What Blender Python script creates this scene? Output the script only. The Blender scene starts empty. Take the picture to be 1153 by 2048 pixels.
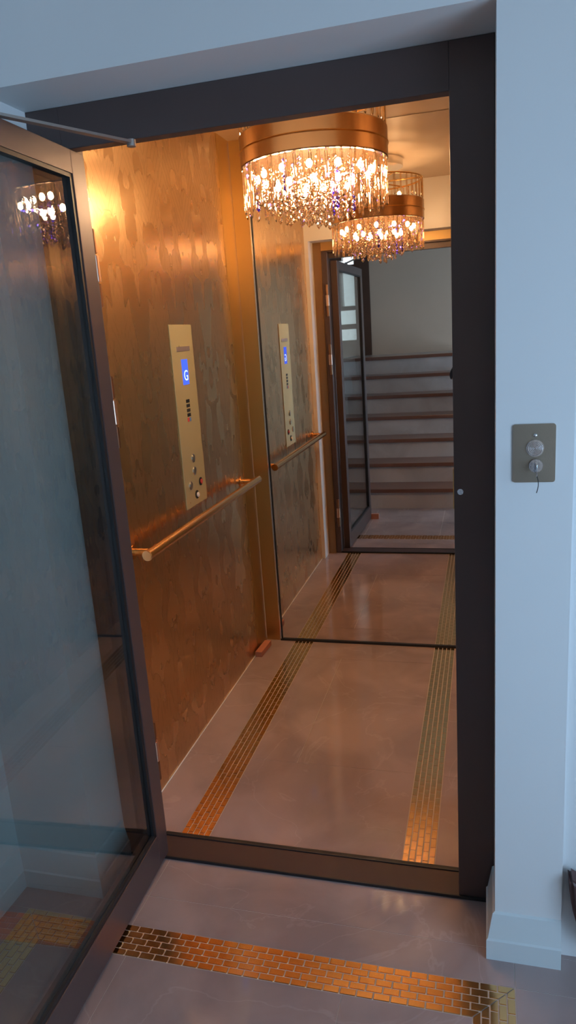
import bpy, bmesh, math, random
from mathutils import Vector, Matrix
R = math.radians; PI = math.pi
random.seed(7)
S = bpy.context.scene
C = S.collection

# ------------------------------------------------------------------ materials
def new_mat(name):
    m = bpy.data.materials.new(name); m.use_nodes = True
    nt = m.node_tree; b = nt.nodes['Principled BSDF']
    return m, nt, b
def P(name, col, rough=.5, metal=0., spec=.5, coat=0., bump=0., bscale=200., var=0., vscale=4., coatr=.05, aniso=0.):
    m, nt, b = new_mat(name); N = nt.nodes; L = nt.links
    b.inputs['Base Color'].default_value = (*col, 1); b.inputs['Roughness'].default_value = rough
    b.inputs['Metallic'].default_value = metal; b.inputs['Specular IOR Level'].default_value = spec
    b.inputs['Coat Weight'].default_value = coat; b.inputs['Coat Roughness'].default_value = coatr
    b.inputs['Anisotropic'].default_value = aniso
    tc = N.new('ShaderNodeTexCoord')
    if var:
        n = N.new('ShaderNodeTexNoise'); n.inputs['Scale'].default_value = vscale; n.inputs['Detail'].default_value = 4
        L.new(tc.outputs['Object'], n.inputs['Vector'])
        mx = N.new('ShaderNodeMix'); mx.data_type = 'RGBA'
        mx.inputs[6].default_value = (*[c*(1-var) for c in col], 1); mx.inputs[7].default_value = (*[min(1, c*(1+var)) for c in col], 1)
        L.new(n.outputs['Fac'], mx.inputs[0]); L.new(mx.outputs[2], b.inputs['Base Color'])
    if bump:
        n = N.new('ShaderNodeTexNoise'); n.inputs['Scale'].default_value = bscale; n.inputs['Detail'].default_value = 3
        L.new(tc.outputs['Object'], n.inputs['Vector'])
        bp = N.new('ShaderNodeBump'); bp.inputs['Strength'].default_value = bump; bp.inputs['Distance'].default_value = .002
        L.new(n.outputs['Fac'], bp.inputs['Height']); L.new(bp.outputs[0], b.inputs['Normal'])
    return m
def emit(name, col, s):
    m = bpy.data.materials.new(name); m.use_nodes = True; nt = m.node_tree; nt.nodes.clear()
    e = nt.nodes.new('ShaderNodeEmission'); e.inputs[0].default_value = (*col, 1); e.inputs[1].default_value = s
    o = nt.nodes.new('ShaderNodeOutputMaterial'); nt.links.new(e.outputs[0], o.inputs[0]); return m
def thin_glass(name, tint, ior=1.45, rough=0., gain=1., refl=(1, 1, 1)):
    m = bpy.data.materials.new(name); m.use_nodes = True; nt = m.node_tree; nt.nodes.clear(); N = nt.nodes; L = nt.links
    t = N.new('ShaderNodeBsdfTransparent'); t.inputs[0].default_value = (*tint, 1)
    g = N.new('ShaderNodeBsdfGlossy'); g.inputs['Roughness'].default_value = rough; g.inputs[0].default_value = (*refl, 1)
    f = N.new('ShaderNodeFresnel'); f.inputs[0].default_value = ior
    mm = N.new('ShaderNodeMath'); mm.operation = 'MULTIPLY'; mm.inputs[1].default_value = gain; mm.use_clamp = True
    L.new(f.outputs[0], mm.inputs[0])
    x = N.new('ShaderNodeMixShader'); L.new(mm.outputs[0], x.inputs[0]); L.new(t.outputs[0], x.inputs[1]); L.new(g.outputs[0], x.inputs[2])
    o = N.new('ShaderNodeOutputMaterial'); L.new(x.outputs[0], o.inputs[0]); return m

def sheet_glass(name, tint, f0=.04, refl=(1, 1, 1)):
    '''flat pane: Schlick reflection that is the same from both sides'''
    m = bpy.data.materials.new(name); m.use_nodes = True; nt = m.node_tree; nt.nodes.clear(); N = nt.nodes; L = nt.links
    t = N.new('ShaderNodeBsdfTransparent'); t.inputs[0].default_value = (*tint, 1)
    g = N.new('ShaderNodeBsdfGlossy'); g.inputs['Roughness'].default_value = 0; g.inputs[0].default_value = (*refl, 1)
    f = N.new('ShaderNodeLayerWeight'); f.inputs[0].default_value = .5
    p = N.new('ShaderNodeMath'); p.operation = 'POWER'; p.inputs[1].default_value = 5; L.new(f.outputs['Facing'], p.inputs[0])
    a = N.new('ShaderNodeMath'); a.operation = 'MULTIPLY_ADD'; a.inputs[1].default_value = 1-f0; a.inputs[2].default_value = f0; L.new(p.outputs[0], a.inputs[0])
    x = N.new('ShaderNodeMixShader'); L.new(a.outputs[0], x.inputs[0]); L.new(t.outputs[0], x.inputs[1]); L.new(g.outputs[0], x.inputs[2])
    o = N.new('ShaderNodeOutputMaterial'); L.new(x.outputs[0], o.inputs[0]); return m

def marble(name, base, vein, dark, rough=.12, off=(0, 0, 0)):
    m, nt, b = new_mat(name); N = nt.nodes; L = nt.links
    tc = N.new('ShaderNodeTexCoord'); mp = N.new('ShaderNodeMapping'); mp.inputs['Location'].default_value = off
    L.new(tc.outputs['Object'], mp.inputs[0])
    n1 = N.new('ShaderNodeTexNoise'); n1.inputs['Scale'].default_value = 2.6; n1.inputs['Detail'].default_value = 7; n1.inputs['Distortion'].default_value = .8
    L.new(mp.outputs[0], n1.inputs['Vector'])
    mx = N.new('ShaderNodeMix'); mx.data_type = 'RGBA'; mx.inputs[6].default_value = (*dark, 1); mx.inputs[7].default_value = (*base, 1)
    rr = N.new('ShaderNodeMapRange'); rr.inputs[1].default_value = .35; rr.inputs[2].default_value = .62
    L.new(n1.outputs['Fac'], rr.inputs[0]); L.new(rr.outputs[0], mx.inputs[0])
    # veins: thin contour lines of a distorted noise
    n2 = N.new('ShaderNodeTexNoise'); n2.inputs['Scale'].default_value = 1.5; n2.inputs['Detail'].default_value = 6; n2.inputs['Distortion'].default_value = 1.6
    L.new(mp.outputs[0], n2.inputs['Vector'])
    s = N.new('ShaderNodeMath'); s.operation = 'SUBTRACT'; s.inputs[1].default_value = .5; L.new(n2.outputs['Fac'], s.inputs[0])
    a = N.new('ShaderNodeMath'); a.operation = 'ABSOLUTE'; L.new(s.outputs[0], a.inputs[0])
    r2 = N.new('ShaderNodeMapRange'); r2.inputs[1].default_value = 0; r2.inputs[2].default_value = .008; r2.inputs[3].default_value = .35; r2.inputs[4].default_value = 0
    L.new(a.outputs[0], r2.inputs[0])
    mu = N.new('ShaderNodeMath'); mu.operation = 'MULTIPLY'; L.new(r2.outputs[0], mu.inputs[0]); L.new(n1.outputs['Fac'], mu.inputs[1])
    m2 = N.new('ShaderNodeMix'); m2.data_type = 'RGBA'; m2.inputs[7].default_value = (*vein, 1)
    L.new(mx.outputs[2], m2.inputs[6]); L.new(mu.outputs[0], m2.inputs[0]); L.new(m2.outputs[2], b.inputs['Base Color'])
    b.inputs['Roughness'].default_value = rough; b.inputs['Specular IOR Level'].default_value = .5
    return m

def etched_gold(name):
    """gold sheet with an etched mirrored ornament: smooth islands, matte ground, dark contour lines, chevrons"""
    m, nt, b = new_mat(name); N = nt.nodes; L = nt.links
    def M(op, x, y=None, z=None, clamp=False):
        n = N.new('ShaderNodeMath'); n.operation = op; n.use_clamp = clamp
        for i, v in enumerate((x, y, z)):
            if v is None: continue
            if isinstance(v, (int, float)): n.inputs[i].default_value = v
            else: L.new(v, n.inputs[i])
        return n.outputs[0]
    tc = N.new('ShaderNodeTexCoord'); sp = N.new('ShaderNodeSeparateXYZ'); L.new(tc.outputs['Object'], sp.inputs[0])
    u = M('PINGPONG', M('ADD', sp.outputs[1], 4.06), .155)
    v = sp.outputs[2]
    def noise(us, vs, sc, det, dist=0., off=0.):
        c = N.new('ShaderNodeCombineXYZ'); L.new(M('MULTIPLY', u, us), c.inputs[0]); L.new(M('MULTIPLY', v, vs), c.inputs[1]); c.inputs[2].default_value = off
        n = N.new('ShaderNodeTexNoise'); n.inputs['Scale'].default_value = sc; n.inputs['Detail'].default_value = det; n.inputs['Distortion'].default_value = dist
        L.new(c.outputs[0], n.inputs['Vector']); return n.outputs['Fac']
    def rng(x, a, bb, c=0., d=1.):
        r = N.new('ShaderNodeMapRange'); r.interpolation_type = 'SMOOTHSTEP'
        for i, q in enumerate((a, bb, c, d)): r.inputs[i+1].default_value = q
        L.new(x, r.inputs[0]); return r.outputs[0]
    n1 = noise(1., .42, 11., 2., .3)
    isl = rng(n1, .50, .525)
    edge = rng(M('ABSOLUTE', M('SUBTRACT', n1, .512)), 0., .009, 1., 0.)
    n2 = noise(1., .22, 60., 3., .6, 3.)
    scr = rng(n2, .52, .60)                       # small feather strokes
    n3 = noise(1., .5, 5., 1., 0., 9.)
    region = rng(n3, .5, .56)
    ch = M('PINGPONG', M('MULTIPLY', M('ADD', M('MULTIPLY', u, 1.6), v), 22.), .5)
    chl = M('MULTIPLY', M('MULTIPLY', rng(ch, .06, .16, 1., 0.), region), M('SUBTRACT', 1., isl))
    ground = M('SUBTRACT', 1., isl)
    dark = M('MAXIMUM', M('MULTIPLY', edge, .85), M('MAXIMUM', M('MULTIPLY', chl, .6), M('MULTIPLY', M('MULTIPLY', scr, ground), .5)))
    fac = M('MAXIMUM', dark, M('MULTIPLY', ground, .30), clamp=True)
    mx = N.new('ShaderNodeMix'); mx.data_type = 'RGBA'
    mx.inputs[6].default_value = (.74, .50, .27, 1); mx.inputs[7].default_value = (.46, .30, .165, 1)
    L.new(fac, mx.inputs[0]); L.new(mx.outputs[2], b.inputs['Base Color'])
    b.inputs['Metallic'].default_value = 1.
    L.new(M('ADD', M('MULTIPLY', ground, .05), M('ADD', M('MULTIPLY', dark, .06), .25)), b.inputs['Roughness'])
    bp = N.new('ShaderNodeBump'); bp.inputs['Strength'].default_value = .13; bp.inputs['Distance'].default_value = .0012
    gr = noise(1., .12, 300., 2.)
    L.new(M('ADD', M('MULTIPLY', fac, -1.), M('MULTIPLY', gr, .12)), bp.inputs['Height']); L.new(bp.outputs[0], b.inputs['Normal'])
    return m

WALL = P('white_paint', (.70, .72, .73), .55, bump=.05, bscale=120)
STAIRWALL = P('beige_paint', (.58, .45, .35), .7, bump=.05, bscale=90, var=.04)
CEIL = P('ceiling_paint', (.55, .54, .53), .8, bump=.03)
SKIRT = P('skirting_paint', (.60, .66, .68), .35, bump=.02)
BRONZE = P('bronze_powder_coat', (.095, .066, .064), .38, metal=.35, spec=.7, bump=.12, bscale=900)
BRONZE_SILL = P('bronze_sill', (.050, .026, .026), .5, metal=.0, bump=.1, bscale=700)
BLACK = P('black_rubber', (.012, .012, .014), .45, bump=.05)
GOLD = P('brushed_gold', (.86, .53, .19), .23, metal=1., bump=.15, bscale=60, var=.05, vscale=9, aniso=.4)
GOLD_TRIM = P('gold_trim', (.60, .40, .17), .34, metal=1., bump=.12, bscale=40, var=.06, vscale=6)
COPPER = P('copper_rail', (.84, .50, .22), .20, metal=1., bump=.05, bscale=300)
PLATE = P('brass_plate', (.58, .55, .34), .55, metal=.7, bump=.08, bscale=500)
NICKEL = P('brushed_nickel_brass', (.44, .40, .33), .33, metal=1., bump=.08, bscale=400)
CHROME = P('chrome', (.80, .81, .84), .14, metal=1., bump=.03)
MOSAIC = P('gold_mosaic_tile', (.80, .50, .22), .17, metal=1., var=.10, vscale=25, bump=.012, bscale=60)
GROUT = P('grout', (.50, .44, .41), .8, bump=.2, bscale=500)
TILE = marble('polished_grey_marble_tile', (.37, .285, .275), (.55, .47, .45), (.265, .205, .20), .07)
TILE_LIFT = marble('polished_rose_grey_marble_tile', (.38, .295, .295), (.55, .46, .45), (.285, .22, .22), .075, (3.3, 1.7, 0))
RISER = marble('riser_marble', (.50, .45, .43), (.60, .55, .53), (.42, .37, .355), .25, (7, 2, 1))
TREAD = P('reddish_hardwood', (.17, .070, .045), .3, coat=.3, var=.25, vscale=5, bump=.1, bscale=60)
DARKWOOD = P('dark_timber', (.085, .040, .026), .4, var=.25, vscale=6, bump=.1, bscale=60)
BLOCKWOOD = P('terracotta_wood', (.42, .17, .11), .55, var=.15, vscale=30, bump=.1)
ETCH = etched_gold('etched_gold_sheet')
LIFTCEIL = P('lift_ceiling_satin', (.62, .50, .38), .35, metal=.25, bump=.03)
CRYSTAL = thin_glass('crystal', (.98, .95, .91), 1.7, .05, 2.8, (1., .93, .82))
CRYSTAL_B = thin_glass('crystal_bead_glass', (.96, .92, .86), 1.8, .05, 3.0, (1., .92, .82))
CRYSTAL_V = thin_glass('violet_crystal', (.55, .45, .95), 1.9, .05, 2.5, (.6, .5, 1.))  # violet tint puts the sparkle colour into the glass
DOORGLASS = sheet_glass('grey_door_glass', (.72, .775, .775), .12)
PANE = sheet_glass('clear_pane', (.97, .98, .98))
MIRROR = P('bronze_tinted_mirror', (.80, .74, .67), .012, metal=1.)
BULB = emit('warm_bulb', (1., .64, .33), 350.)
SPARKLE = emit('blue_led', (.20, .12, 1.), 25.)  # glow added to imitate violet sparkle in the crystals
LCD = emit('lcd_blue', (.07, .14, 1.), 1.3)
LCDTXT = emit('lcd_digit', (.45, .60, 1.), 2.2)
RED = P('red_plastic', (.55, .06, .05), .3, bump=.02)
BLUE = P('blue_plastic', (.10, .22, .45), .3, bump=.02)
WHITE = P('white_plastic', (.85, .85, .82), .3, bump=.02)
LEATHER = P('dark_brown_leather', (.085, .040, .038), .5, bump=.3, bscale=250, var=.15)
SKIN = P('skin', (.50, .29, .21), .5, var=.06, vscale=12, bump=.05)
SHIRT = P('dark_cotton', (.030, .028, .036), .85, bump=.3, bscale=400)
JEANS = P('dark_denim', (.035, .045, .075), .85, bump=.3, bscale=500)
SHOE = P('black_leather', (.02, .02, .02), .4, bump=.1)
HAIR = P('dark_hair', (.025, .016, .012), .6, bump=.5, bscale=150)
PHONE = P('phone_black', (.02, .02, .025), .2, bump=.02)

# ------------------------------------------------------------------ helpers
def box(bm, x0, x1, y0, y1, z0, z1, bev=0.):
    if x0 > x1: x0, x1 = x1, x0
    if y0 > y1: y0, y1 = y1, y0
    if z0 > z1: z0, z1 = z1, z0
    t = bmesh.new(); bmesh.ops.create_cube(t, size=1)
    for v in t.verts: v.co = Vector(((x0+x1)/2+v.co.x*(x1-x0), (y0+y1)/2+v.co.y*(y1-y0), (z0+z1)/2+v.co.z*(z1-z0)))
    if bev: bmesh.ops.bevel(t, geom=t.edges[:], offset=bev, segments=2, affect='EDGES', profile=.6)
    me = bpy.data.meshes.new('t'); t.to_mesh(me); bm.from_mesh(me); bpy.data.meshes.remove(me); t.free()
def cyl(bm, p, q, r, n=24, r2=None, caps=True, bev=0.):
    p, q = Vector(p), Vector(q); d = q-p
    t = bmesh.new(); bmesh.ops.create_cone(t, cap_ends=caps, segments=n, radius1=r, radius2=r if r2 is None else r2, depth=d.length)
    if bev:
        ed = [e for e in t.edges if len(e.link_faces) == 2 and abs(e.link_faces[0].normal.dot(e.link_faces[1].normal)) < .3 and abs(e.verts[0].co.z-e.verts[1].co.z) < 1e-6]
        bmesh.ops.bevel(t, geom=ed, offset=bev, segments=2, affect='EDGES')
    M = Matrix.Translation((p+q)/2) @ d.to_track_quat('Z', 'Y').to_matrix().to_4x4()
    bmesh.ops.transform(t, matrix=M, verts=t.verts)
    me = bpy.data.meshes.new('t'); t.to_mesh(me); bm.from_mesh(me); bpy.data.meshes.remove(me); t.free()
def ball(bm, c, r, sx=1, sy=1, sz=1, u=16, v=10, ico=None):
    t = bmesh.new()
    if ico is None: bmesh.ops.create_uvsphere(t, u_segments=u, v_segments=v, radius=r)
    else: bmesh.ops.create_icosphere(t, subdivisions=ico, radius=r)
    for w in t.verts: w.co = Vector((w.co.x*sx+c[0], w.co.y*sy+c[1], w.co.z*sz+c[2]))
    me = bpy.data.meshes.new('t'); t.to_mesh(me); bm.from_mesh(me); bpy.data.meshes.remove(me); t.free()
def prism(bm, pts, axis, a, b):
    """extrude a 2-D outline along an axis (0 x,1 y,2 z) from a to b"""
    def mk(p, w):
        return Vector({0: (w, p[0], p[1]), 1: (p[0], w, p[1]), 2: (p[0], p[1], w)}[axis])
    lo = [bm.verts.new(mk(p, a)) for p in pts]; hi = [bm.verts.new(mk(p, b)) for p in pts]
    n = len(pts)
    fs = [bm.faces.new(lo), bm.faces.new(hi[::-1])]
    for i in range(n): fs.append(bm.faces.new((lo[i], hi[i], hi[(i+1) % n], lo[(i+1) % n])))
    bmesh.ops.recalc_face_normals(bm, faces=fs)
def lathe(bm, prof, c, n=48, closed=False):
    """prof = list of (r, z) revolved about z through c"""
    rings = []
    for r, z in prof:
        rings.append([bm.verts.new((c[0]+r*math.cos(2*PI*i/n), c[1]+r*math.sin(2*PI*i/n), c[2]+z)) for i in range(n)])
    k = len(rings)
    for j in range(k if closed else k-1):
        A, B = rings[j], rings[(j+1) % k]
        for i in range(n): bm.faces.new((A[i], A[(i+1) % n], B[(i+1) % n], B[i]))
def link(name, bm, mat, parent=None, smooth=False, origin=None):
    bmesh.ops.recalc_face_normals(bm, faces=bm.faces[:])
    me = bpy.data.meshes.new(name)
    if origin is not None:
        for v in bm.verts: v.co -= Vector(origin)
    bm.to_mesh(me); bm.free()
    for m in (mat if isinstance(mat, (list, tuple)) else [mat]): me.materials.append(m)
    if smooth:
        me.shade_smooth()
        try: me.set_sharp_from_angle(angle=R(35))
        except Exception: pass
    o = bpy.data.objects.new(name, me); C.objects.link(o)
    if origin is not None: o.location = origin
    if parent: o.parent = parent
    return o
def B(): return bmesh.new()
def bx(name, mat, dims, parent=None, bev=0.):
    bm = B(); box(bm, *dims, bev=bev); return link(name, bm, mat, parent)
def thing(name, label, cat, loc=(0, 0, 0), rz=0, group=None):
    o = bpy.data.objects.new(name, None); C.objects.link(o); o.location = loc; o.rotation_euler = (0, 0, rz)
    o.empty_display_size = .1
    o['label'] = label; o['category'] = cat; o['kind'] = 'thing'
    if group: o['group'] = group
    return o
def tag(o, label, cat, group=None):
    o['label'] = label; o['category'] = cat; o['kind'] = 'thing'
    if group: o['group'] = group
    return o
def struct(o, label=None):
    o['kind'] = 'structure'
    if label: o['label'] = label
    return o
def pn(o, parent, base):
    """parent a world-space mesh under a thing whose empty sits at base"""
    o.parent = parent; o.location = Vector(o.location) - Vector(base); return o

# ------------------------------------------------------------------ key sizes (metres). lift front plane y=0, landing y<0
W = 1.155; H = 2.2; PW = .0975; HB = 2.1005; T = .106
XL = -1.181; XR = -.008; D = 1.693; Y1 = 1.534; CZ = 2.5
RV = .178           # depth of the plaster reveal
XLEAF = -1.013

# ------------------------------------------------------------------ setting: landing walls
bm = B()
box(bm, -1.42, -W, -RV, .25, 0, H)                # left pier
box(bm, 0, .160, -RV, .25, 0, H)                  # right pier
box(bm, -1.42, .160, -RV, .25, H, 3.0)            # wall above the opening
struct(link('wall_front', bm, WALL), 'white plaster wall round the recessed lift opening')
struct(bx('wall_front_right', WALL, (.160, 1.6, -.150, .25, 0, 3.0)), 'white wall set back at the right of the lift pier')
struct(bx('wall_left', WALL, (-1.52, -1.42, -1.25, .25, 0, 3.0)), 'white landing wall beside the open lift door')
struct(bx('wall_stair_side', STAIRWALL, (-2.2, -2.1, -3.7, -1.25, 0, 3.6)))
struct(bx('wall_stair_return', STAIRWALL, (-2.1, -1.52, -1.25, -1.15, 0, 3.6)))
struct(bx('ceiling', CEIL, (-2.2, 1.7, -3.8, .25, 3.0, 3.1)), 'white landing ceiling')
# back wall with the opening of the timber window (x -1.92..-1.34, z 1.31..2.62)
bm = B()
box(bm, -2.2, -1.90, -3.8, -3.7, 0, 3.0); box(bm, -1.36, 1.7, -3.8, -3.7, 0, 3.0)
box(bm, -1.90, -1.36, -3.8, -3.7, 0, 1.31); box(bm, -1.90, -1.36, -3.8, -3.7, 2.62, 3.0)
struct(link('wall_back', bm, STAIRWALL), 'beige wall above the stairs, seen in the mirror')
# right wall with a wide window opening y -3.1..-.75, z .35..2.5
WY0, WY1, WZ0, WZ1 = -3.1, -.8, .35, 2.05
bm = B()
box(bm, 1.6, 1.7, -3.8, WY0, 0, 3.0); box(bm, 1.6, 1.7, WY1, .25, 0, 3.0)
box(bm, 1.6, 1.7, WY0, WY1, 0, WZ0); box(bm, 1.6, 1.7, WY0, WY1, WZ1, 3.0)
struct(link('wall_right', bm, WALL), 'white wall with a wide window')
wf = thing('window_2', 'wide white framed window in the wall right of the landing', 'window', (1.65, (WY0+WY1)/2, WZ0)); wf['kind'] = 'structure'; del wf['category']
base = (1.65, (WY0+WY1)/2, WZ0)
bm = B()
box(bm, 1.61, 1.69, WY0, WY1, WZ0, WZ0+.05); box(bm, 1.61, 1.69, WY0, WY1, WZ1-.05, WZ1)
for y in (WY0, (WY0*2+WY1)/3, (WY0+2*WY1)/3, WY1-.05): box(bm, 1.612, 1.688, y, y+.05, WZ0, WZ1)
pn(link('window_frame', bm, P('white_frame', (.8, .8, .8), .4, bump=.02)), wf, base)
pn(bx('pane', PANE, (1.647, 1.653, WY0+.02, WY1-.02, WZ0+.02, WZ1-.02)), wf, base)

# ------------------------------------------------------------------ skirting boards (stepped profile, flared foot)
prof = [(0, 0), (.022, 0), (.022, .058), (.018, .062), (.006, .128), (0, .132)]   # (projection, height)
def skirt(name, p, q, nrm, ext0=0., ext1=0.):
    """board from p to q (xy) standing proud along nrm"""
    p, q, nr = Vector((*p, 0)), Vector((*q, 0)), Vector((*nrm, 0)); d = (q-p).normalized(); bm = B()
    lo = []; hi = []
    for a, h in prof:
        lo.append(bm.verts.new(p+nr*a-d*ext0*a+Vector((0, 0, h)))); hi.append(bm.verts.new(q+nr*a+d*ext1*a+Vector((0, 0, h))))
    bm.faces.new(lo); bm.faces.new(hi[::-1])
    for i in range(len(prof)): j = (i+1) % len(prof); bm.faces.new((lo[i], hi[i], hi[j], lo[j]))
    return struct(link(name, bm, SKIRT))
skirt('baseboard_pier_right', (0, -RV), (.160, -RV), (0, -1), 1, 0)
skirt('baseboard_reveal_right', (0, -.012), (0, -RV), (-1, 0), 0, 1)
skirt('baseboard_pier_left', (-1.42, -RV), (-W, -RV), (0, -1), -1, 1)
skirt('baseboard_reveal_left', (-W, -RV), (-W, -.012), (1, 0), 1, 0)
skirt('baseboard_left', (-1.42, -1.25), (-1.42, -RV), (1, 0), 0, -1)

# ------------------------------------------------------------------ floors
def tiles(name, mat, cells, z0, z1, gap=.0009):
    bm = B()
    for (x0, x1, y0, y1) in cells: box(bm, x0+gap, x1-gap, y0+gap, y1-gap, z0, z1)
    return bm
FX0, FX1, FY0, FY1 = -1.338, .047, -.275, -.376       # outer corner / strip band (width .101)
SW = .101
bm = B(); box(bm, -1.42, 1.6, -3.7, 0, -.08, -.0008)
struct(link('floor_screed', bm, GROUT))
FY2 = -1.20                                          # far side of the mosaic border (towards the stairs)
cells = []
for x0, x1 in ((-1.42, -1.0), (-1.0, .049), (.049, .7), (.7, 1.6)):
    cells.append((x0, x1, -.163, 0.0))
for x0, x1 in ((-1.42, -1.0), (-1.0, .047)): cells.append((x0, x1, FY0, -.163))
cells.append((.047, .7, FY0, -.163)); cells.append((.7, 1.6, FY0, -.163))
cells.append((-1.42, FX0, FY2, FY0))
for y0, y1 in ((-.9, FY0), (FY2, -.9)): cells += [(FX1, .7, y0, y1), (.7, 1.6, y0, y1)]
inx0, inx1 = FX0+SW, FX1-SW
for x0, x1 in ((inx0, -.967), (-.967, -.37), (-.37, inx1)):
    for y0, y1 in ((-.80, FY1), (FY2, -.80)): cells.append((x0, x1, y0, y1))
for x0, x1 in ((-1.42, -.7), (-.7, .047), (.047, .7), (.7, 1.6)):
    for y0, y1 in ((-1.9, FY2), (-2.6, -1.9), (-3.3, -2.6), (-3.7, -3.3)): cells.append((x0, x1, y0, y1))
struct(link('floor', tiles('floor', TILE, cells, -.012, 0), TILE), 'polished grey stone tiles of the landing')
# lift floor
SL0, SL1, SR0, SR1 = -1.015, -.914, -.275, -.174
bm = B(); box(bm, XL-.02, XR+.02, T-.01, D+.02, -.08, -.0008)
struct(link('floor_lift_screed', bm, GROUT))
cells = []
for y0, y1 in ((T, .578), (.578, 1.235), (1.235, D)): cells.append((XL, SL0, y0, y1)); cells.append((SR1, XR, y0, y1))
cells.append((SL1, SR0, T, .58)); cells += [(SL1, -.728, .58, 1.5), (-.728, SR0, .58, 1.5), (SL1, SR0, 1.5, D)]
struct(link('floor_lift', tiles('f', TILE_LIFT, cells, -.012, 0), TILE_LIFT), 'polished rose-grey stone floor of the lift')
bm = B(); box(bm, XL+.001, XL+.004, T+.015, Y1, 0, .003); struct(link('trim_1', bm, WHITE), 'pale sealant line where the gold wall meets the lift floor')

# mosaic strips: rows of small pillowed bricks in running bond
def mosaic(name, label, L, rot, loc, mitre0=0, mitre1=0, flip=1, group='gold mosaic strips in the floor'):
    """strip of length L along local x, width SW along local y"""
    bm = B(); rows = 5; rh = SW/rows; bl = .0425; g = .0011
    for r in range(rows):
        y0 = r*rh+g; y1 = (r+1)*rh-g; yc = (y0+y1)/2
        xs = -bl*(.5 if r % 2 else 0)
        lim0 = 0; lim1 = L
        while xs < L:
            a0, a1 = max(xs+g, lim0+g), min(xs+bl-g, lim1-g); xs += bl
            if a1-a0 < .004: continue
            nx, ny = 5, 4
            tx, ty = random.gauss(0, .005), random.gauss(0, .005)
            vs = []
            for j in range(ny+1):
                for i in range(nx+1):
                    u, v = i/nx, j/ny
                    uu, vv = 2*u-1, 2*v-1
                    h = .0007*(1-max(abs(uu), abs(vv))**6)*(.55+.45*(1-(uu*uu*.6+vv*vv*.4)))
                    z = .0006+h*.9+tx*uu*(a1-a0)/2+ty*vv*(y1-y0)/2
                    if i in (0, nx) or j in (0, ny): z = -.0015
                    # keep edges steep
                    ux = {0: 0, 1: .03, nx-1: .97, nx: 1}.get(i, u); vy = {0: 0, 1: .06, ny-1: .94, ny: 1}.get(j, v)
                    vs.append(bm.verts.new((a0+(a1-a0)*ux, y0+(y1-y0)*vy, z)))
            for j in range(ny):
                for i in range(nx):
                    k = j*(nx+1)+i; bm.faces.new((vs[k], vs[k+1], vs[k+nx+2], vs[k+nx+1]))
    for mt, px_, sg in ((mitre0, 0, 1), (mitre1, L, -1)):   # clean diagonal cut at a mitred corner
        if not mt: continue
        y_ = 0 if flip > 0 else SW
        no = Vector((sg*1., -1. if flip > 0 else 1., 0)).normalized()
        q_ = Vector((px_, y_, 0))+no*.0012
        bmesh.ops.bisect_plane(bm, geom=bm.verts[:]+bm.edges[:]+bm.faces[:], plane_co=q_, plane_no=-no, clear_outer=True)
    o = link(name, bm, MOSAIC, None, True); o.location = loc; o.rotation_euler = (0, 0, rot)
    return tag(o, label, 'floor inlay', group)
LX = FX1-FX0
mosaic('mosaic_strip', 'gold brick mosaic strip running across the landing in front of the lift sill', LX, PI, (FX1, FY0, 0), 1, 1)
mosaic('mosaic_strip', 'gold brick mosaic strip turning towards the viewer below the white pier', FY0-FY2, PI/2, (FX1, FY2, 0), 0, 1, 1)
mosaic('mosaic_strip', 'gold brick mosaic strip seen through the door glass, along the left wall', FY0-FY2, -PI/2, (FX0, FY0, 0), 1, 0, 1)
mosaic('mosaic_strip', 'gold brick mosaic strip in the lift floor beside the gold etched wall', D-T-.004, PI/2, (SL1, T+.002, 0))
mosaic('mosaic_strip', 'gold brick mosaic strip in the lift floor beside the right jamb', D-T-.004, PI/2, (SR1, T+.002, 0))

# ------------------------------------------------------------------ lift door frame
fr = thing('lift_entrance', 'dark bronze lift entrance with its glazed door standing open towards the viewer', 'lift entrance', (-.578, 0, 0))
b0 = (-.578, 0, 0)
pn(bx('post', BRONZE, (-PW, -.0005, 0, T, 0, H-.0005), bev=.0015), fr, b0)
pn(bx('post', BRONZE, (-W+.0005, -1.062, 0, T, 0, H-.0005), bev=.0015), fr, b0)
pn(bx('head', BRONZE, (-1.062, -PW, .0005, .040, HB, H-.0005), bev=.0015), fr, b0)
pn(bx('inner_head_strip', BRONZE, (-1.062, -PW, .040, T, HB+.035, H-.0005), bev=.001), fr, b0)
pn(bx('sill', BRONZE_SILL, (-W+.001, -.001, -.001, .092, 0.0, .008), bev=.0015), fr, b0)
pn(bx('sill_lip', BLACK, (-W+.001, -.001, -.006, -.001, 0.0, .010), bev=.001), fr, b0)
pn(bx('threshold_seal', BLACK, (-1.062, -PW, .092, .108, 0.001, .0115), bev=.002), fr, b0)
bm = B(); cyl(bm, (-.082, 0, 1.199), (-.082, -.004, 1.199), .0075, 24, bev=.001); cyl(bm, (-.082, -.003, 1.199), (-.082, -.006, 1.199), .004, 16)
k = pn(link('lock_stud', bm, CHROME, None, True), fr, b0); k['label'] = 'small round chrome stud'
bm = B(); box(bm, -PW-.003, -PW-.0002, .02, .05, 1.15, 1.25); pn(link('strike_plate', bm, GOLD), fr, b0)

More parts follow.
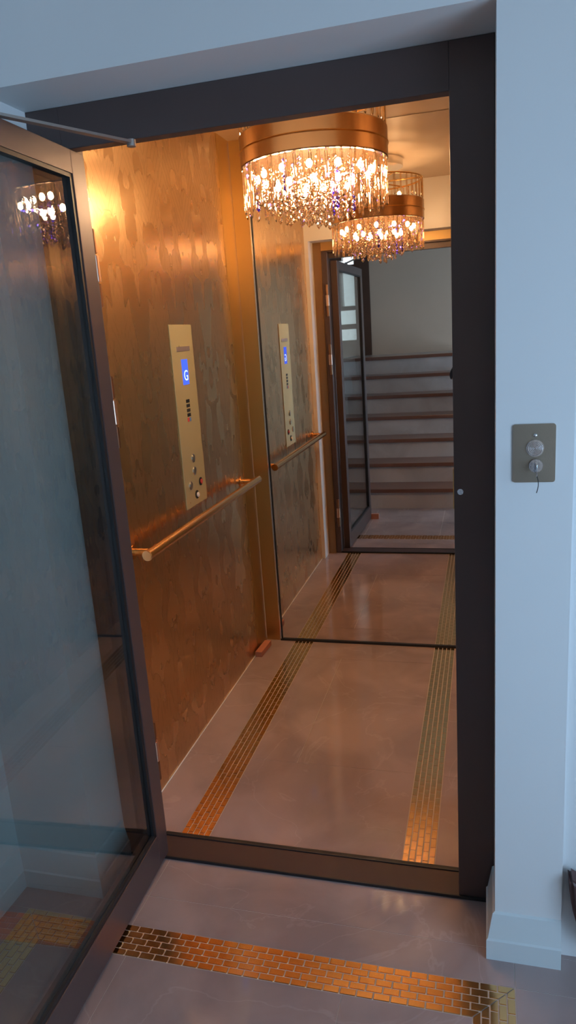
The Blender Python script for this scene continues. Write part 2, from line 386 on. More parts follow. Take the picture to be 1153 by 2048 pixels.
# ------------------------------------------------------------------ open door leaf (hinge at left post, swung towards the landing)
LT, LW = .045, .912
ld = bpy.data.objects.new('door', None); C.objects.link(ld); ld.parent = fr; ld.location = (-1.055+.578, .012, .012); ld.rotation_euler = (0, 0, R(1.8)); ld['label'] = 'open glazed door leaf with dark bronze stiles'
b0 = (-1.055, .012, .012)
X1, X0 = XLEAF, XLEAF-LT; YH, YF = .013, .013-LW; ZB, ZT = .012, 2.086
ST = .066; GB, GT = .130, 2.030
bm = B()
box(bm, X0, X1, YH-ST, YH, ZB, ZT, .002)
pn(link('hinge_stile', bm, BRONZE), ld, b0)
pn(bx('free_stile', BRONZE, (X0, X1, YF, YF+ST, ZB, ZT), bev=.002), ld, b0)
pn(bx('top_rail', BRONZE, (X0, X1, YF+ST, YH-ST, GT, ZT), bev=.001), ld, b0)
pn(bx('bottom_rail', BRONZE, (X0, X1, YF+ST, YH-ST, ZB, GB-.012), bev=.001), ld, b0)
bm = B()   # glazing bead
box(bm, X1-.012, X1-.003, YF+ST, YF+ST+.012, GB-.012, GT); box(bm, X1-.012, X1-.003, YH-ST-.012, YH-ST, GB-.012, GT)
box(bm, X1-.012, X1-.003, YF+ST, YH-ST, GT-.010, GT); box(bm, X1-.012, X1-.003, YF+ST, YH-ST, GB-.012, GB)
pn(link('glazing_gasket', bm, BLACK), ld, b0)
pn(bx('glass_pane', DOORGLASS, (X0+.014, X1-.014, YF+ST-.004, YH-ST+.004, GB-.01, GT)), ld, b0)
HINGEM = P('hinge_bronze', (.34, .20, .12), .35, metal=1., bump=.05); KNUCKLEM = P('hinge_knuckle_metal', (.75, .55, .42), .3, metal=1., bump=.05)
for z in (1.82, 1.42, .31):
    bm = B()
    cyl(bm, (-1.068, .113, z-.105), (-1.068, .113, z-.04), .011, 16, bev=.002); cyl(bm, (-1.068, .113, z+.04), (-1.068, .113, z+.105), .011, 16, bev=.002)
    box(bm, -1.075, -1.062, .100, .112, z-.10, z+.10)
    h = pn(link('hinge', bm, HINGEM, None, True), ld, b0)
    bm = B(); cyl(bm, (-1.068, .113, z-.036), (-1.068, .113, z+.036), .013, 16, bev=.002)
    pn(link('hinge_knuckle', bm, KNUCKLEM, None, True), ld, b0)
# closer arm
bm = B()
p, q = Vector((-.866, -.012, HB-.008)), Vector((-1.022, -.345, 2.093))
d = (q-p).normalized(); s = Vector((d.y, -d.x, 0)).normalized()*.009
vs = []
for c in (p, q):
    for a, hgt in ((1, -.003), (-1, -.003), (-1, .003), (1, .003)): vs.append(bm.verts.new(c+s*a+Vector((0, 0, hgt))))
bm.faces.new(vs[:4]); bm.faces.new(vs[4:][::-1])
for i in range(4): bm.faces.new((vs[i], vs[4+i], vs[4+(i+1) % 4], vs[(i+1) % 4]))
cyl(bm, p+Vector((0, 0, -.010)), p+Vector((0, 0, .006)), .011, 20)
cyl(bm, (q.x, q.y, ZT-.001), (q.x, q.y, q.z+.006), .010, 20)
k = pn(link('closer_arm', bm, P('satin_grey_metal', (.42, .38, .35), .4, metal=.8, bump=.05)), ld, b0); k['label'] = 'thin grey metal closer arm'

# ------------------------------------------------------------------ lift car walls
struct(bx('wall_lift_left', ETCH, (XL-.02, XL, T+.014, Y1, 0, CZ)), 'etched gold wall of the lift')
struct(bx('wall_lift_right', ETCH, (XR, XR+.006, T+.014, D+.02, 0, CZ)), 'etched gold wall of the lift behind the right jamb')
struct(bx('trim_2', GOLD_TRIM, (XL-.02, XL+.003, Y1+.001, D+.02, 0, CZ)), 'plain gold strip at the end of the etched wall')
struct(bx('trim_3', GOLD_TRIM, (XL+.0045, -1.101, D-.001, D+.02, 0, CZ)), 'plain gold strip beside the mirror')
struct(bx('trim_4', P('bronze_return', (.36, .215, .10), .36, metal=1., bump=.1, bscale=40), (XL-.02, -1.100, T+.001, T+.013, 0, CZ)), 'plain gold return beside the hinged post')  # gold trim with a dark reflection put into its colour
struct(bx('trim_5', GOLD_TRIM, (-.088, XR+.006, T+.001, T+.013, 0, CZ)))
struct(bx('trim_6', GOLD_TRIM, (-1.099, -.089, T+.001, T+.013, HB+.045, CZ)), 'gold panel over the lift doorway')
struct(bx('wall_lift_back', GOLD_TRIM, (-1.09, XR, D+.022, D+.04, 0, CZ)))
struct(bx('ceiling_lift', LIFTCEIL, (XL-.02, XR+.02, T, D+.04, CZ, CZ+.05)), 'satin ceiling of the lift')
mr = thing('wall_mirror', 'full height mirror on the back wall of the lift with a black bottom channel', 'mirror', (-.55, D, 0))
b0 = (-.55, D, 0)
pn(bx('mirror_glass', MIRROR, (-1.086, XR-.001, D, D+.006, .012, CZ-.002)), mr, b0)
pn(bx('bottom_channel', BLACK, (-1.098, XR-.001, D-.008, D+.006, 0, .012), bev=.001), mr, b0)
pn(bx('edge_channel', BLACK, (-1.091, -1.0865, D-.007, D+.006, .012, CZ-.002)), mr, b0)
pn(bx('edge_bead', CHROME, (-1.099, -1.0915, D-.010, D+.006, .012, CZ-.002), bev=.001), mr, b0)

# ------------------------------------------------------------------ handrail
hx, hz = -1.108, .925
hr = thing('handrail', 'round copper-gold handrail on the etched gold lift wall', 'handrail', (XL, .92, hz))
b0 = (XL, .92, hz)
bm = B(); cyl(bm, (hx, .285, hz), (hx, 1.545, hz), .018, 40, bev=.002); pn(link('rail', bm, COPPER, None, True), hr, b0)
for y in (.33, 1.49):
    bm = B(); cyl(bm, (XL+.001, y, hz), (hx, y, hz), .0125, 24); pn(link('bracket', bm, COPPER, None, True), hr, b0)
    bm = B(); cyl(bm, (XL+.0005, y, hz), (XL+.006, y, hz), .026, 32, bev=.002)
    pn(link('bracket_collar', bm, COPPER, None, True), hr, b0)

# ------------------------------------------------------------------ control panel in the lift
PX = XL+.004
cp = thing('lift_control_panel', 'tall brass lift control panel with blue display on the etched gold wall', 'control panel', (XL, .918, .95))
b0 = (XL, .918, .95)
pn(bx('face_plate', PLATE, (XL+.0003, PX, .809, 1.028, .950, 1.674), bev=.001), cp, b0)
k = pn(bx('name_plate', P('pink_steel', (.75, .60, .55), .3, metal=.9, bump=.05), (PX, PX+.002, .858, .988, 1.572, 1.590), bev=.0006), cp, b0)
k['label'] = 'small pinkish metal name plate'
bm = B(); box(bm, PX+.0015, PX+.0022, .885, .965, 1.590, 1.596); pn(link('name_plate_tab', bm, PLATE), cp, b0)
k = pn(bx('display', LCD, (PX, PX+.0015, .893, .952, 1.441, 1.540), bev=.0005), cp, b0); k['label'] = 'lit blue display reading G'
def text(body, size, loc, rot, mat, ext=.0004):
    cu = bpy.data.curves.new('txt', 'FONT'); cu.body = body; cu.size = size; cu.extrude = ext; cu.align_x = 'CENTER'; cu.align_y = 'CENTER'
    o = bpy.data.objects.new('txt', cu); C.objects.link(o)
    bpy.context.view_layer.update()
    me = bpy.data.meshes.new_from_object(o.evaluated_get(bpy.context.evaluated_depsgraph_get())); bpy.data.objects.remove(o)
    me.transform(Matrix.Translation(loc) @ rot); me.materials.clear(); me.materials.append(mat)
    q = bpy.data.objects.new('digit', me); C.objects.link(q); return q
rotp = Matrix(((0, 0, 1, 0), (1, 0, 0, 0), (0, 1, 0, 0), (0, 0, 0, 1)))
pn(text('G', .058, (PX+.0019, .925, 1.475), rotp, LCDTXT), cp, b0)
for i in range(4):
    z = 1.376-i*.0185
    bm = B(); box(bm, PX, PX+.0012, .902, .936, z-.0065, z+.0065, .0004)
    pn(link('braille_label', bm, BLACK), cp, b0)
pn(bx('red_indicator', RED, (PX, PX+.0012, .900, .918, 1.294, 1.310), bev=.0003), cp, b0)
pn(bx('blue_indicator', BLUE, (PX, PX+.0012, .920, .936, 1.294, 1.310), bev=.0003), cp, b0)
for (y, z) in ((.916, 1.144), (.916, 1.091), (.864, 1.040)):
    bm = B(); cyl(bm, (PX, y, z), (PX+.003, y, z), .0175, 32, bev=.001); bt = pn(link('button', bm, CHROME, None, True), cp, b0)
    bm = B(); cyl(bm, (PX+.003, y, z), (PX+.0055, y, z), .0135, 32, bev=.002); c_ = link('button_cap', bm, NICKEL, None, True); c_.parent = bt; c_.matrix_parent_inverse = Matrix(); c_.location = (0, 0, 0)
    pass
bm = B(); cyl(bm, (PX, .971, 1.036), (PX+.0025, .971, 1.036), .017, 32); kb = pn(link('alarm_button', bm, BLACK, None, True), cp, b0)
bm = B(); cyl(bm, (PX+.0025, .971, 1.036), (PX+.007, .971, 1.036), .0115, 32, bev=.002); c_ = link('button_cap', bm, RED, None, True); c_.parent = kb; c_['label'] = 'red alarm button cap'
bm = B(); cyl(bm, (PX, .919, .991), (PX+.0025, .919, .991), .0175, 32); kb = pn(link('key_switch', bm, BLACK, None, True), cp, b0)
bm = B(); cyl(bm, (PX+.0025, .919, .991), (PX+.010, .919, .991), .0105, 32, bev=.003); c_ = link('button_cap', bm, WHITE, None, True); c_.parent = kb; c_['label'] = 'bright white centre of the key switch'
bm = B(); cyl(bm, (PX, .843, .973), (PX+.001, .843, .973), .003, 12); pn(link('screw', bm, CHROME), cp, b0)

# ------------------------------------------------------------------ landing call plate
cl = thing('lift_call_plate', 'small brushed metal call plate with button and key on the white pier', 'call button', (.079, -RV, 1.32))
b0 = (.079, -RV, 1.32); yy = -RV
bm = B()
ro = .006; pts = []
for cxx, czz, a0 in ((.123-ro, 1.386-ro, 0), (.035+ro, 1.386-ro, 90), (.035+ro, 1.259+ro, 180), (.123-ro, 1.259+ro, 270)):
    for a in range(0, 91, 15): pts.append((cxx+ro*math.cos(R(a0+a)), czz+ro*math.sin(R(a0+a))))
prism(bm, pts, 1, yy, yy-.003); pn(link('face_plate', bm, NICKEL), cl, b0)
yy -= .003
bm = B(); cyl(bm, (.081, yy, 1.334), (.081, yy-.0035, 1.334), .0185, 40, bev=.0012); pn(link('push_button', bm, CHROME, None, True), cl, b0)
bm = B()
for i in range(5): r_ = .0155-.003*i; lathe(bm, [(r_, 0), (r_-.0012, .0003), (r_-.0024, 0)], (0, 0, 0), 40)
for v in bm.verts: v.co = Vector((.081+v.co.x, yy-.0036-v.co.z, 1.334+v.co.y))
pn(link('push_button_rings', bm, CHROME, None, True), cl, b0)
bm = B(); ball(bm, (.081, yy-.001, 1.362), .0042); pn(link('screw', bm, CHROME, None, True), cl, b0)
bm = B(); cyl(bm, (.083, yy, 1.296), (.083, yy-.008, 1.296), .0145, 36, bev=.003); ls = pn(link('key_lock', bm, CHROME, None, True), cl, b0)
bm = B(); box(bm, .0815, .0845, yy-.026, yy-.006, 1.290, 1.302, .0005); cyl(bm, (.0822, yy-.030, 1.288), (.0838, yy-.030, 1.288), .010, 24)
pn(link('key', bm, CHROME), cl, b0)
bm = B(); pr_ = None
for i in range(9):
    t = i/8; p_ = Vector((.083+.004*math.sin(t*3), yy-.030+.004*t, 1.282-.041*t))
    if pr_ is not None: cyl(bm, pr_, p_, .0009, 8)
    pr_ = p_
pn(link('key_wire', bm, BLACK), cl, b0)

# ------------------------------------------------------------------ wooden blocks
bm = B(); box(bm, -.018, .018, -.075, .075, 0, .028, .002)
o = link('wooden_block', bm, BLOCKWOOD); o.location = (-1.153, 1.545, 0); o.rotation_euler = (0, 0, R(-3))
tag(o, 'reddish wooden block on the lift floor in the back left corner', 'block')
bm = B(); box(bm, -.035, .035, -.018, .018, 0, .045, .002)
o = link('wooden_block', bm, BLOCKWOOD); o.location = (-.955, -.90, 0)
tag(o, 'reddish wooden block on the landing by the door end, seen in the mirror', 'block')

# ------------------------------------------------------------------ chandelier
CX, CY = -.602, .90; CR = .256
ch = thing('chandelier', 'two tier crystal chandelier with a bronze band hanging from the lift ceiling', 'chandelier', (CX, CY, CZ-.02))
b0 = (CX, CY, CZ)
def cpart(name, bm, mat, smooth=True): return pn(link(name, bm, mat, None, smooth), ch, b0)
bm = B(); lathe(bm, [(0.001, CZ+.019), (.15, CZ+.019), (.15, CZ-.022), (.001, CZ-.022)], (CX, CY, 0)); cpart('ceiling_plate', bm, CHROME)
bm = B(); cyl(bm, (CX, CY, CZ-.02), (CX, CY, 2.27), .012); cpart('stem', bm, GOLD)
BANDM = P('band_bronze', (.46, .33, .23), .24, metal=1., bump=.04)
bm = B(); lathe(bm, [(CR, 2.197), (CR+.003, 2.200), (CR+.003, 2.296), (CR, 2.300), (CR-.012, 2.300), (CR-.012, 2.197)], (CX, CY, 0), 96, True); cpart('band', bm, BANDM)
bm = B(); lathe(bm, [(CR+.003, 2.244), (CR+.006, 2.247), (CR+.003, 2.250)], (CX, CY, 0), 96); cpart('band_bead', bm, GOLD)
bm = B(); lathe(bm, [(CR-.002, 2.405), (CR+.001, 2.409), (CR-.002, 2.413), (CR-.010, 2.413), (CR-.010, 2.405)], (CX, CY, 0), 96, True); cpart('top_ring', bm, GOLD)
bm = B(); lathe(bm, [(.02, 2.286), (CR-.013, 2.286), (CR-.013, 2.281), (.02, 2.281)], (CX, CY, 0), 64, True); cpart('inner_tray', bm, CHROME)
bm = B()
for i in range(6):
    a = i*PI/3; cyl(bm, (CX, CY, 2.409), (CX+(CR-.008)*math.cos(a), CY+(CR-.008)*math.sin(a), 2.409), .004, 10)
cpart('spoke_frame', bm, GOLD)
def rod_mesh(L, w=.0052, d=.0042):
    bm = B()
    n = 6; rings = []
    for r_, z in ((.35, 0), (1, -.006), (1, -L+.016), (.8, -L+.008), (.05, -L)):
        rings.append([bm.verts.new((w*r_*math.cos(2*PI*i/n), d*r_*math.sin(2*PI*i/n), z)) for i in range(n)])
    for A, Bq in zip(rings, rings[1:]):
        for i in range(n): bm.faces.new((A[i], A[(i+1) % n], Bq[(i+1) % n], Bq[i]))
    bm.faces.new(rings[0]); bm.faces.new(rings[-1][::-1])
    bmesh.ops.recalc_face_normals(bm, faces=bm.faces[:]); me = bpy.data.meshes.new('rod'); bm.to_mesh(me); bm.free(); me.materials.append(CRYSTAL); return me
mr_lo = [rod_mesh(L) for L in (.158, .146, .150)]; mr_up = [rod_mesh(.108, .0062, .004)]
nrod = 58
for i in range(nrod):
    a = 2*PI*i/nrod
    o = bpy.data.objects.new('crystal_rod', mr_lo[i % 3]); C.objects.link(o); o.parent = ch
    rr = CR-.004-(.012 if i % 2 else 0)
    o.location = (rr*math.cos(a), rr*math.sin(a), 2.197-CZ); o.rotation_euler = (0, 0, a+PI/2+random.uniform(-.3, .3))
for i in range(42):
    a = 2*PI*i/42
    o = bpy.data.objects.new('crystal_prism', mr_up[0]); C.objects.link(o); o.parent = ch
    o.location = ((CR-.004)*math.cos(a), (CR-.004)*math.sin(a), 2.408-CZ); o.rotation_euler = (0, 0, a+PI/2+random.uniform(-.3, .3))
# strands of faceted beads hanging inside the band in a shallow dome
def strand_mesh(n, step, drop):
    bm = B(); cyl(bm, (0, 0, 0), (0, 0, -n*step), .0006, 5)
    for k_ in range(n):
        r_ = random.uniform(.0062, .0085); ball(bm, (random.uniform(-.003, .003), random.uniform(-.003, .003), -step*(k_+.6)), r_, ico=1)
    if drop:
        zz = -n*step-.012
        rings = []
        for q_, z in ((.001, 0), (.007, -.010), (.0085, -.018), (.0002, -.028)):
            rings.append([bm.verts.new((q_*math.cos(2*PI*i/6), q_*math.sin(2*PI*i/6), zz+.012+z)) for i in range(6)])
        for A, Bq in zip(rings, rings[1:]):
            for i in range(6): bm.faces.new((A[i], A[(i+1) % 6], Bq[(i+1) % 6], Bq[i]))
    bmesh.ops.recalc_face_normals(bm, faces=bm.faces[:]); me = bpy.data.meshes.new('strand'); bm.to_mesh(me); bm.free(); return me
idx = 0
for rad, cnt in ((.215, 24), (.175, 20), (.135, 16), (.095, 12), (.055, 8), (.018, 3)):
    for i in range(cnt):
        a = 2*PI*(i+.5*(idx % 2))/cnt; zb = 1.985+.085*(rad/.215)**1.6+random.uniform(-.012, .012)
        n = max(3, int((2.19-zb-.02)/.0165)); me = strand_mesh(n, .0165, True); me.materials.append(CRYSTAL_V if random.random() < .06 else CRYSTAL_B)
        o = bpy.data.objects.new('crystal_strand', me); C.objects.link(o); o.parent = ch
        o.location = (rad*math.cos(a), rad*math.sin(a), 2.193-CZ); o.rotation_euler = (0, 0, random.uniform(0, 6))
    idx += 1
bm = B(); ball(bm, (0, 0, 0), .0105, sz=1.3, u=12, v=8); bme = bpy.data.meshes.new('bulb'); bm.to_mesh(bme); bm.free(); bme.materials.append(BULB)
nb = 0
for rad, cnt, z in ((.20, 13, 2.165), (.13, 9, 2.135), (.04, 3, 2.13), (.15, 5, 2.325)):
    for i in range(cnt):
        a = 2*PI*(i+.3)/cnt+rad*9
        o = bpy.data.objects.new('light_bulb', bme); C.objects.link(o); o.parent = ch
        o.location = (rad*math.cos(a), rad*math.sin(a), z-CZ); nb += 1
bm = B(); ball(bm, (0, 0, 0), .0042, ico=1); lme = bpy.data.meshes.new('led'); bm.to_mesh(lme); bm.free(); lme.materials.append(SPARKLE)
for i in range(20):
    a = random.uniform(0, 2*PI); rad = random.choice((.24, .2, .15, .09)); z = random.uniform(2.06, 2.19)
    o = bpy.data.objects.new('violet_light', lme); C.objects.link(o); o.parent = ch  # glowing dots scattered in for violet sparkle
    o.location = (rad*math.cos(a), rad*math.sin(a), z-CZ)

# ------------------------------------------------------------------ stairs behind the viewer (seen in the mirror)
SX0, SX1 = -1.42, -.265; Y0 = -1.25; G = .28; RH = .187
st = thing('staircase', 'flight of stairs with pale stone risers and reddish wooden treads, seen in the mirror', 'staircase', ((SX0+SX1)/2, Y0, 0)); b0 = ((SX0+SX1)/2, Y0, 0)
for i in range(6):
    z = RH*(i+1); y = Y0-G*i
    pn(bx('riser', RISER, (SX0, SX1, y-.03-(G-.03), y-.02, 0 if i == 0 else RH*i, z-.035)), st, b0)
    pn(bx('tread', TREAD, (SX0, SX1, y-G-.02, y+.012, z-.035, z), bev=.005), st, b0)
i = 6; y = Y0-G*i; z = RH*7
pn(bx('riser', RISER, (SX0, SX1, y-.05, y-.02, RH*6, z-.035)), st, b0)
pn(bx('tread', TREAD, (SX0, SX1, y-.12, y+.012, z-.035, z), bev=.005), st, b0)
bm = B(); box(bm, -2.1, SX1, -3.7, y-.12, z-.3, z); box(bm, -2.1, SX0, y-.12, Y0, 0, z); struct(link('floor_half_landing', bm, RISER), 'half landing at the top of the stairs')
bm = B(); box(bm, SX1+.002, SX1+.03, -3.7, y-.12, 0, z); 
for i in range(7): box(bm, SX1+.002, SX1+.03, Y0-G*(i+1), Y0-G*i-.02, 0, RH*(i+1)-.04 if i < 6 else z)
struct(link('wall_stair_stringer', bm, WALL))
struct(bx('baseboard_back', DARKWOOD if False else STAIRWALL, (-1.34, SX1, -3.7, -3.685, z, z+.06)))

# timber window over the half landing
w1 = thing('window_1', 'dark timber framed window above the half landing, seen in the mirror', 'window', (-1.63, -3.7, 1.31)); w1['kind'] = 'structure'; del w1['category']
b0 = (-1.63, -3.7, 1.31)
bm = B(); ya, yb = -3.79, -3.68
for d_ in ((-1.90, -1.78, 1.31, 2.62), (-1.52, -1.34, 1.31, 2.62), (-1.78, -1.52, 1.31, 1.50), (-1.78, -1.52, 1.63, 1.69), (-1.78, -1.52, 1.85, 1.90),
           (-1.745, -1.67, 1.90, 2.35), (-1.78, -1.52, 2.29, 2.37), (-1.78, -1.66, 2.42, 2.62), (-1.66, -1.52, 2.51, 2.62)):
    box(bm, d_[0], d_[1], ya, yb, d_[2], d_[3], .002)
pn(link('window_frame', bm, DARKWOOD), w1, b0)
pn(bx('pane', PANE, (-1.79, -1.51, -3.745, -3.739, 1.49, 2.52)), w1, b0)

# ------------------------------------------------------------------ brown bag at the right edge
bm = B()
out = [(0, .168), (.03, .150), (.09, .14), (.19, .14), (.27, .15), (.272, .05), (.25, .0), (.10, -.045), (.055, -.03), (.025, .02), (.008, .085)]
prism(bm, [(x, z) for x, z in out], 1, -.03, .03)
bmesh.ops.bevel(bm, geom=bm.edges[:], offset=.010, segments=3, affect='EDGES')
bg = thing('hanging_bag', 'dark brown leather bag with a pointed corner by the wall right of the white pier', 'bag', (.172, -.185, .115))
o = link('body', bm, LEATHER, bg, True)
bm = B()
for xx in (.10, .22):
    cyl(bm, (xx, 0, .14), (.16, .018, .62), .005, 10)
cyl(bm, (.16, .018, .615), (.16, .034, .615), .006, 10)
link('strap', bm, LEATHER, bg)

# ------------------------------------------------------------------ the photographer behind the camera
def person(loc, rz):
    pr = thing('person', 'person in a dark top and dark trousers holding up a phone', 'person', loc, rz)
    V = []; E = []; Rd = []
    def nd(p, r, par=None):
        V.append(p); Rd.append(r); i = len(V)-1
        if par is not None: E.append((par, i))
        return i
    pel = nd((0, 0, .95), (.155, .115)); ab = nd((0, .005, 1.10), (.135, .10), pel); che = nd((0, 0, 1.28), (.165, .115), ab)
    up = nd((0, -.005, 1.40), (.12, .085), che); nk = nd((0, .0, 1.49), (.056, .056), up); nk2 = nd((0, .012, 1.545), (.052, .055), nk)
    jaw = nd((0, .028, 1.60), (.062, .078), nk2); hd = nd((0, .018, 1.665), (.076, .094), jaw); cr_ = nd((0, .008, 1.715), (.066, .082), hd); nd((0, .0, 1.745), (.03, .04), cr_)
    hands = []
    def hand(w, base, dirv, side, curl, root_r=.021):
        """palm from wrist node w; fingers spread along side vector, curling along curl"""
        dirv = Vector(dirv).normalized(); side = Vector(side).normalized(); curl = Vector(curl).normalized(); base = Vector(base)
        palm = base+dirv*.055; pi_ = nd(tuple(palm), (.030, .016), w)
        for k_, (off, ln) in enumerate(((-.030, .066), (-.010, .074), (.010, .070), (.030, .056))):
            r0 = base+dirv*.085+side*off; a_ = nd(tuple(r0), (.0095, .0095), pi_)
            p1 = r0+(dirv*.9+curl*.45).normalized()*ln*.45; b_ = nd(tuple(p1), (.0085, .0085), a_)
            p2 = p1+(dirv*.5+curl*.9).normalized()*ln*.33; c_ = nd(tuple(p2), (.008, .008), b_)
            p3 = p2+(dirv*.1+curl).normalized()*ln*.25; nd(tuple(p3), (.0068, .0068), c_)
        t0 = base+dirv*.03-side*.034; a_ = nd(tuple(t0), (.012, .012), pi_)
        t1 = t0+(dirv*.7-side*.6+curl*.3).normalized()*.035; b_ = nd(tuple(t1), (.010, .010), a_)
        nd(tuple(t1+(dirv*.8+curl*.5).normalized()*.028), (.0085, .0085), b_)
    # left arm, hand on hip
    s = nd((-.175, -.005, 1.415), (.062, .062), up); ua = nd((-.26, -.01, 1.27), (.047, .047), s); el = nd((-.355, .0, 1.115), (.040, .040), ua)
    fa = nd((-.29, .07, 1.07), (.038, .036), el); w = nd((-.195, .135, 1.035), (.026, .022), fa)
    hand(w, (-.195, .135, 1.035), (.75, .25, -.45), (.3, -.2, -.6), (.4, -.9, 0))
    # right arm, holding the phone up
    s = nd((.175, -.005, 1.415), (.062, .062), up); ua = nd((.215, .07, 1.30), (.047, .047), s); el = nd((.225, .16, 1.185), (.040, .040), ua)
    fa = nd((.16, .21, 1.28), (.038, .036), el); w = nd((.055, .262, 1.425), (.026, .022), fa)
    hand(w, (.055, .262, 1.425), (-.45, .22, .85), (.25, .0, .8), (-.8, .4, .1))
    for sx in (-1, 1):
        hp = nd((sx*.09, 0, .90), (.098, .10), pel); th = nd((sx*.10, .01, .70), (.080, .085), hp); kn = nd((sx*.105, .012, .49), (.056, .060), th)
        cf = nd((sx*.11, -.012, .34), (.054, .060), kn); an = nd((sx*.115, -.02, .105), (.036, .040), cf)
        nd((sx*.125, .06, .045), (.034, .028), an); 
    me = bpy.data.meshes.new('body'); me.from_pydata([Vector(v) for v in V], E, [])
    o = bpy.data.objects.new('body', me); C.objects.link(o)
    md = o.modifiers.new('s', 'SKIN'); md.use_smooth_shade = True
    for i, sv in enumerate(me.skin_vertices[0].data): sv.radius = Rd[i]; sv.use_root = (i == 0)
    o.modifiers.new('u', 'SUBSURF').levels = 2; o.modifiers['u'].render_levels = 2
    bpy.context.view_layer.update()
    m2 = bpy.data.meshes.new_from_object(o.evaluated_get(bpy.context.evaluated_depsgraph_get())); bpy.data.objects.remove(o)
    body = bpy.data.objects.new('body', m2); C.objects.link(body); body.parent = pr
    m2.materials.clear(); m2.materials.append(SKIN)
    # clothing: offset shells taken from the body surface
    def cloth(name, test, off, mat):
        bmc = bmesh.new(); bmc.from_mesh(m2); bmc.normal_update()
        bmesh.ops.delete(bmc, geom=[f for f in bmc.faces if not test(f.calc_center_median())], context='FACES')
        bmc.normal_update()
        for v in bmc.verts: v.co += v.normal*off
        mc = bpy.data.meshes.new(name); bmc.to_mesh(mc); bmc.free(); mc.materials.append(mat); mc.shade_smooth()
        oc = bpy.data.objects.new(name, mc); C.objects.link(oc); oc.parent = pr
        sd = oc.modifiers.new('t', 'SOLIDIFY'); sd.thickness = .003; sd.offset = 1
        return oc
    def shirt(c):
        if c.z > 1.475: return False
        if abs(c.x) < .2 and c.z > .93 and c.y < .15:
            return not (c.x < -.12 and c.y > .10 and c.z < 1.1) and not (c.z < 1.1 and c.x < -.16 and c.y > .07)
        return (c.x < -.19 and c.z > 1.095 and c.y < .055) or (c.x > .17 and c.z > 1.19 and c.y < .15)
    cloth('t_shirt', shirt, .007, SHIRT)
    cloth('trousers', lambda c: c.z < .955 and c.z > .085 and abs(c.x) < .24 and c.y < .12 and not (c.x < -.15 and c.y > .08 and c.z > .85), .006, JEANS)
    for sx in (-1, 1):
        bmc = B(); ball(bmc, (sx*.122, .05, .048), .05, .95, 2.7, .9, 24, 14)
        for v in bmc.verts: v.co.z = max(v.co.z, 0.); v.co.z = v.co.z*(1-.25*max(0, (v.co.y-.05)/.13))
        link('shoe', bmc, SHOE, pr, True)
    # face
    for sx in (-1, 1):
        bmc = B(); ball(bmc, (sx*.029, .098, 1.655), .0115, u=14, v=10); e_ = link('eye', bmc, WHITE, pr, True)
        bmc = B(); ball(bmc, (sx*.029, .1075, 1.655), .0048, u=10, v=8); link('iris', bmc, SHOE, e_, True)
        bmc = B(); ball(bmc, (sx*.077, .012, 1.645), .028, .3, .6, 1.05, 14, 10); link('ear', bmc, SKIN, pr, True)
        bmc = B(); ball(bmc, (sx*.030, .100, 1.676), .016, 1.05, .4, .22, 12, 8); link('eyebrow', bmc, HAIR, pr, True)
    bmc = B(); ball(bmc, (0, .112, 1.632), .014, .8, 1.1, 1.9, 14, 10); link('nose', bmc, SKIN, pr, True)
    bmc = B(); ball(bmc, (0, .100, 1.597), .020, 1.1, .45, .32, 14, 8); link('mouth', bmc, P('lips', (.40, .17, .14), .5, bump=.02), pr, True)
    bmc = B(); ball(bmc, (0, -.006, 1.685), .104, .90, 1.06, .92, 28, 18)
    bmesh.ops.delete(bmc, geom=[f for f in bmc.faces if f.calc_center_median().z < 1.60 or (f.calc_center_median().y > .045 and f.calc_center_median().z < 1.712)], context='FACES')
    for v in bmc.verts: v.co += v.normal*random.uniform(-.002, .002)
    hh_ = link('hair', bmc, HAIR, pr, True)
    return pr
person((.030, -2.13, 0), 0)
bm = B(); box(bm, -.055, .020, -1.822, -1.812, 1.462, 1.612, .004)
ph = link('phone', bm, PHONE); tag(ph, 'black phone held up by the photographer behind the viewpoint', 'phone')
bm = B()

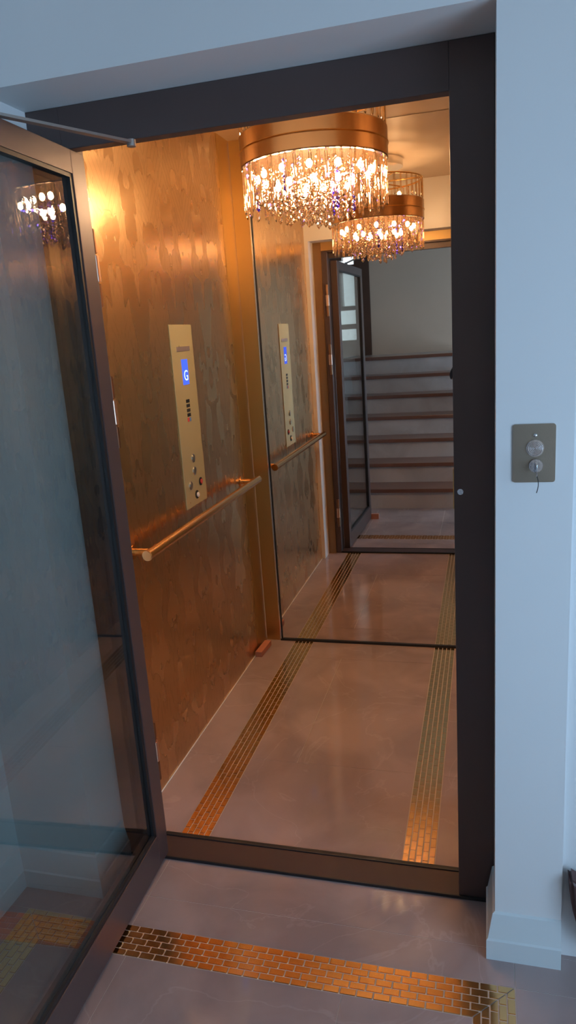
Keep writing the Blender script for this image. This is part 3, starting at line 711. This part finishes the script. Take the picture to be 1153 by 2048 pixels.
# ------------------------------------------------------------------ light: daylight through the windows
w = bpy.data.worlds.new('World'); S.world = w; w.use_nodes = True
bgn = w.node_tree.nodes['Background']; bgn.inputs[0].default_value = (.72, .86, 1., 1); bgn.inputs[1].default_value = 2.6
def area(name, loc, rot, sx, sy, power, col):
    l = bpy.data.lights.new(name, 'AREA'); l.shape = 'RECTANGLE'; l.size = sx; l.size_y = sy; l.energy = power; l.color = col
    o = bpy.data.objects.new(name, l); C.objects.link(o); o.location = loc; o.rotation_euler = rot; return o
a = area('window_daylight', (1.80, (WY0+WY1)/2, (WZ0+WZ1)/2), (0, R(90), 0), WZ1-WZ0, WY1-WY0, 66, (.38, .65, 1.))
a = area('stair_window_daylight', (-1.65, -3.95, 2.0), (R(90), 0, R(180)), .3, 1.0, 5, (.62, .82, 1.))
# ------------------------------------------------------------------ camera
cam = bpy.data.cameras.new('Camera'); co = bpy.data.objects.new('Camera', cam); C.objects.link(co); S.camera = co
f = 1441.16; yaw, pitch, roll = .2758, -.2393, -.0688
cam.sensor_fit = 'VERTICAL'; cam.sensor_height = 36; cam.lens = f*36/2048; cam.clip_start = .01; cam.clip_end = 100
cy, sy, cp_, sp_ = math.cos(yaw), math.sin(yaw), math.cos(pitch), math.sin(pitch)
fwd = Vector((-sy*cp_, cy*cp_, sp_)); rt = Vector((cy, sy, 0)); u_ = rt.cross(fwd)
r2 = rt*math.cos(roll)+u_*math.sin(roll); u2 = -rt*math.sin(roll)+u_*math.cos(roll)
M = Matrix(((r2.x, u2.x, -fwd.x, -.0218), (r2.y, u2.y, -fwd.y, -1.7963), (r2.z, u2.z, -fwd.z, 1.6031), (0, 0, 0, 1)))
co.matrix_world = M

S.view_settings.view_transform = 'Standard'; S.view_settings.look = 'None'; S.view_settings.gamma = 1; S.view_settings.use_curve_mapping = False
S.view_settings.exposure = 0.0
S.cycles.max_bounces = 14; S.cycles.transparent_max_bounces = 32; S.cycles.glossy_bounces = 8; S.cycles.diffuse_bounces = 5
S.cycles.use_denoising = True; S.cycles.sample_clamp_indirect = 6; S.cycles.caustics_reflective = True; S.cycles.blur_glossy = .3
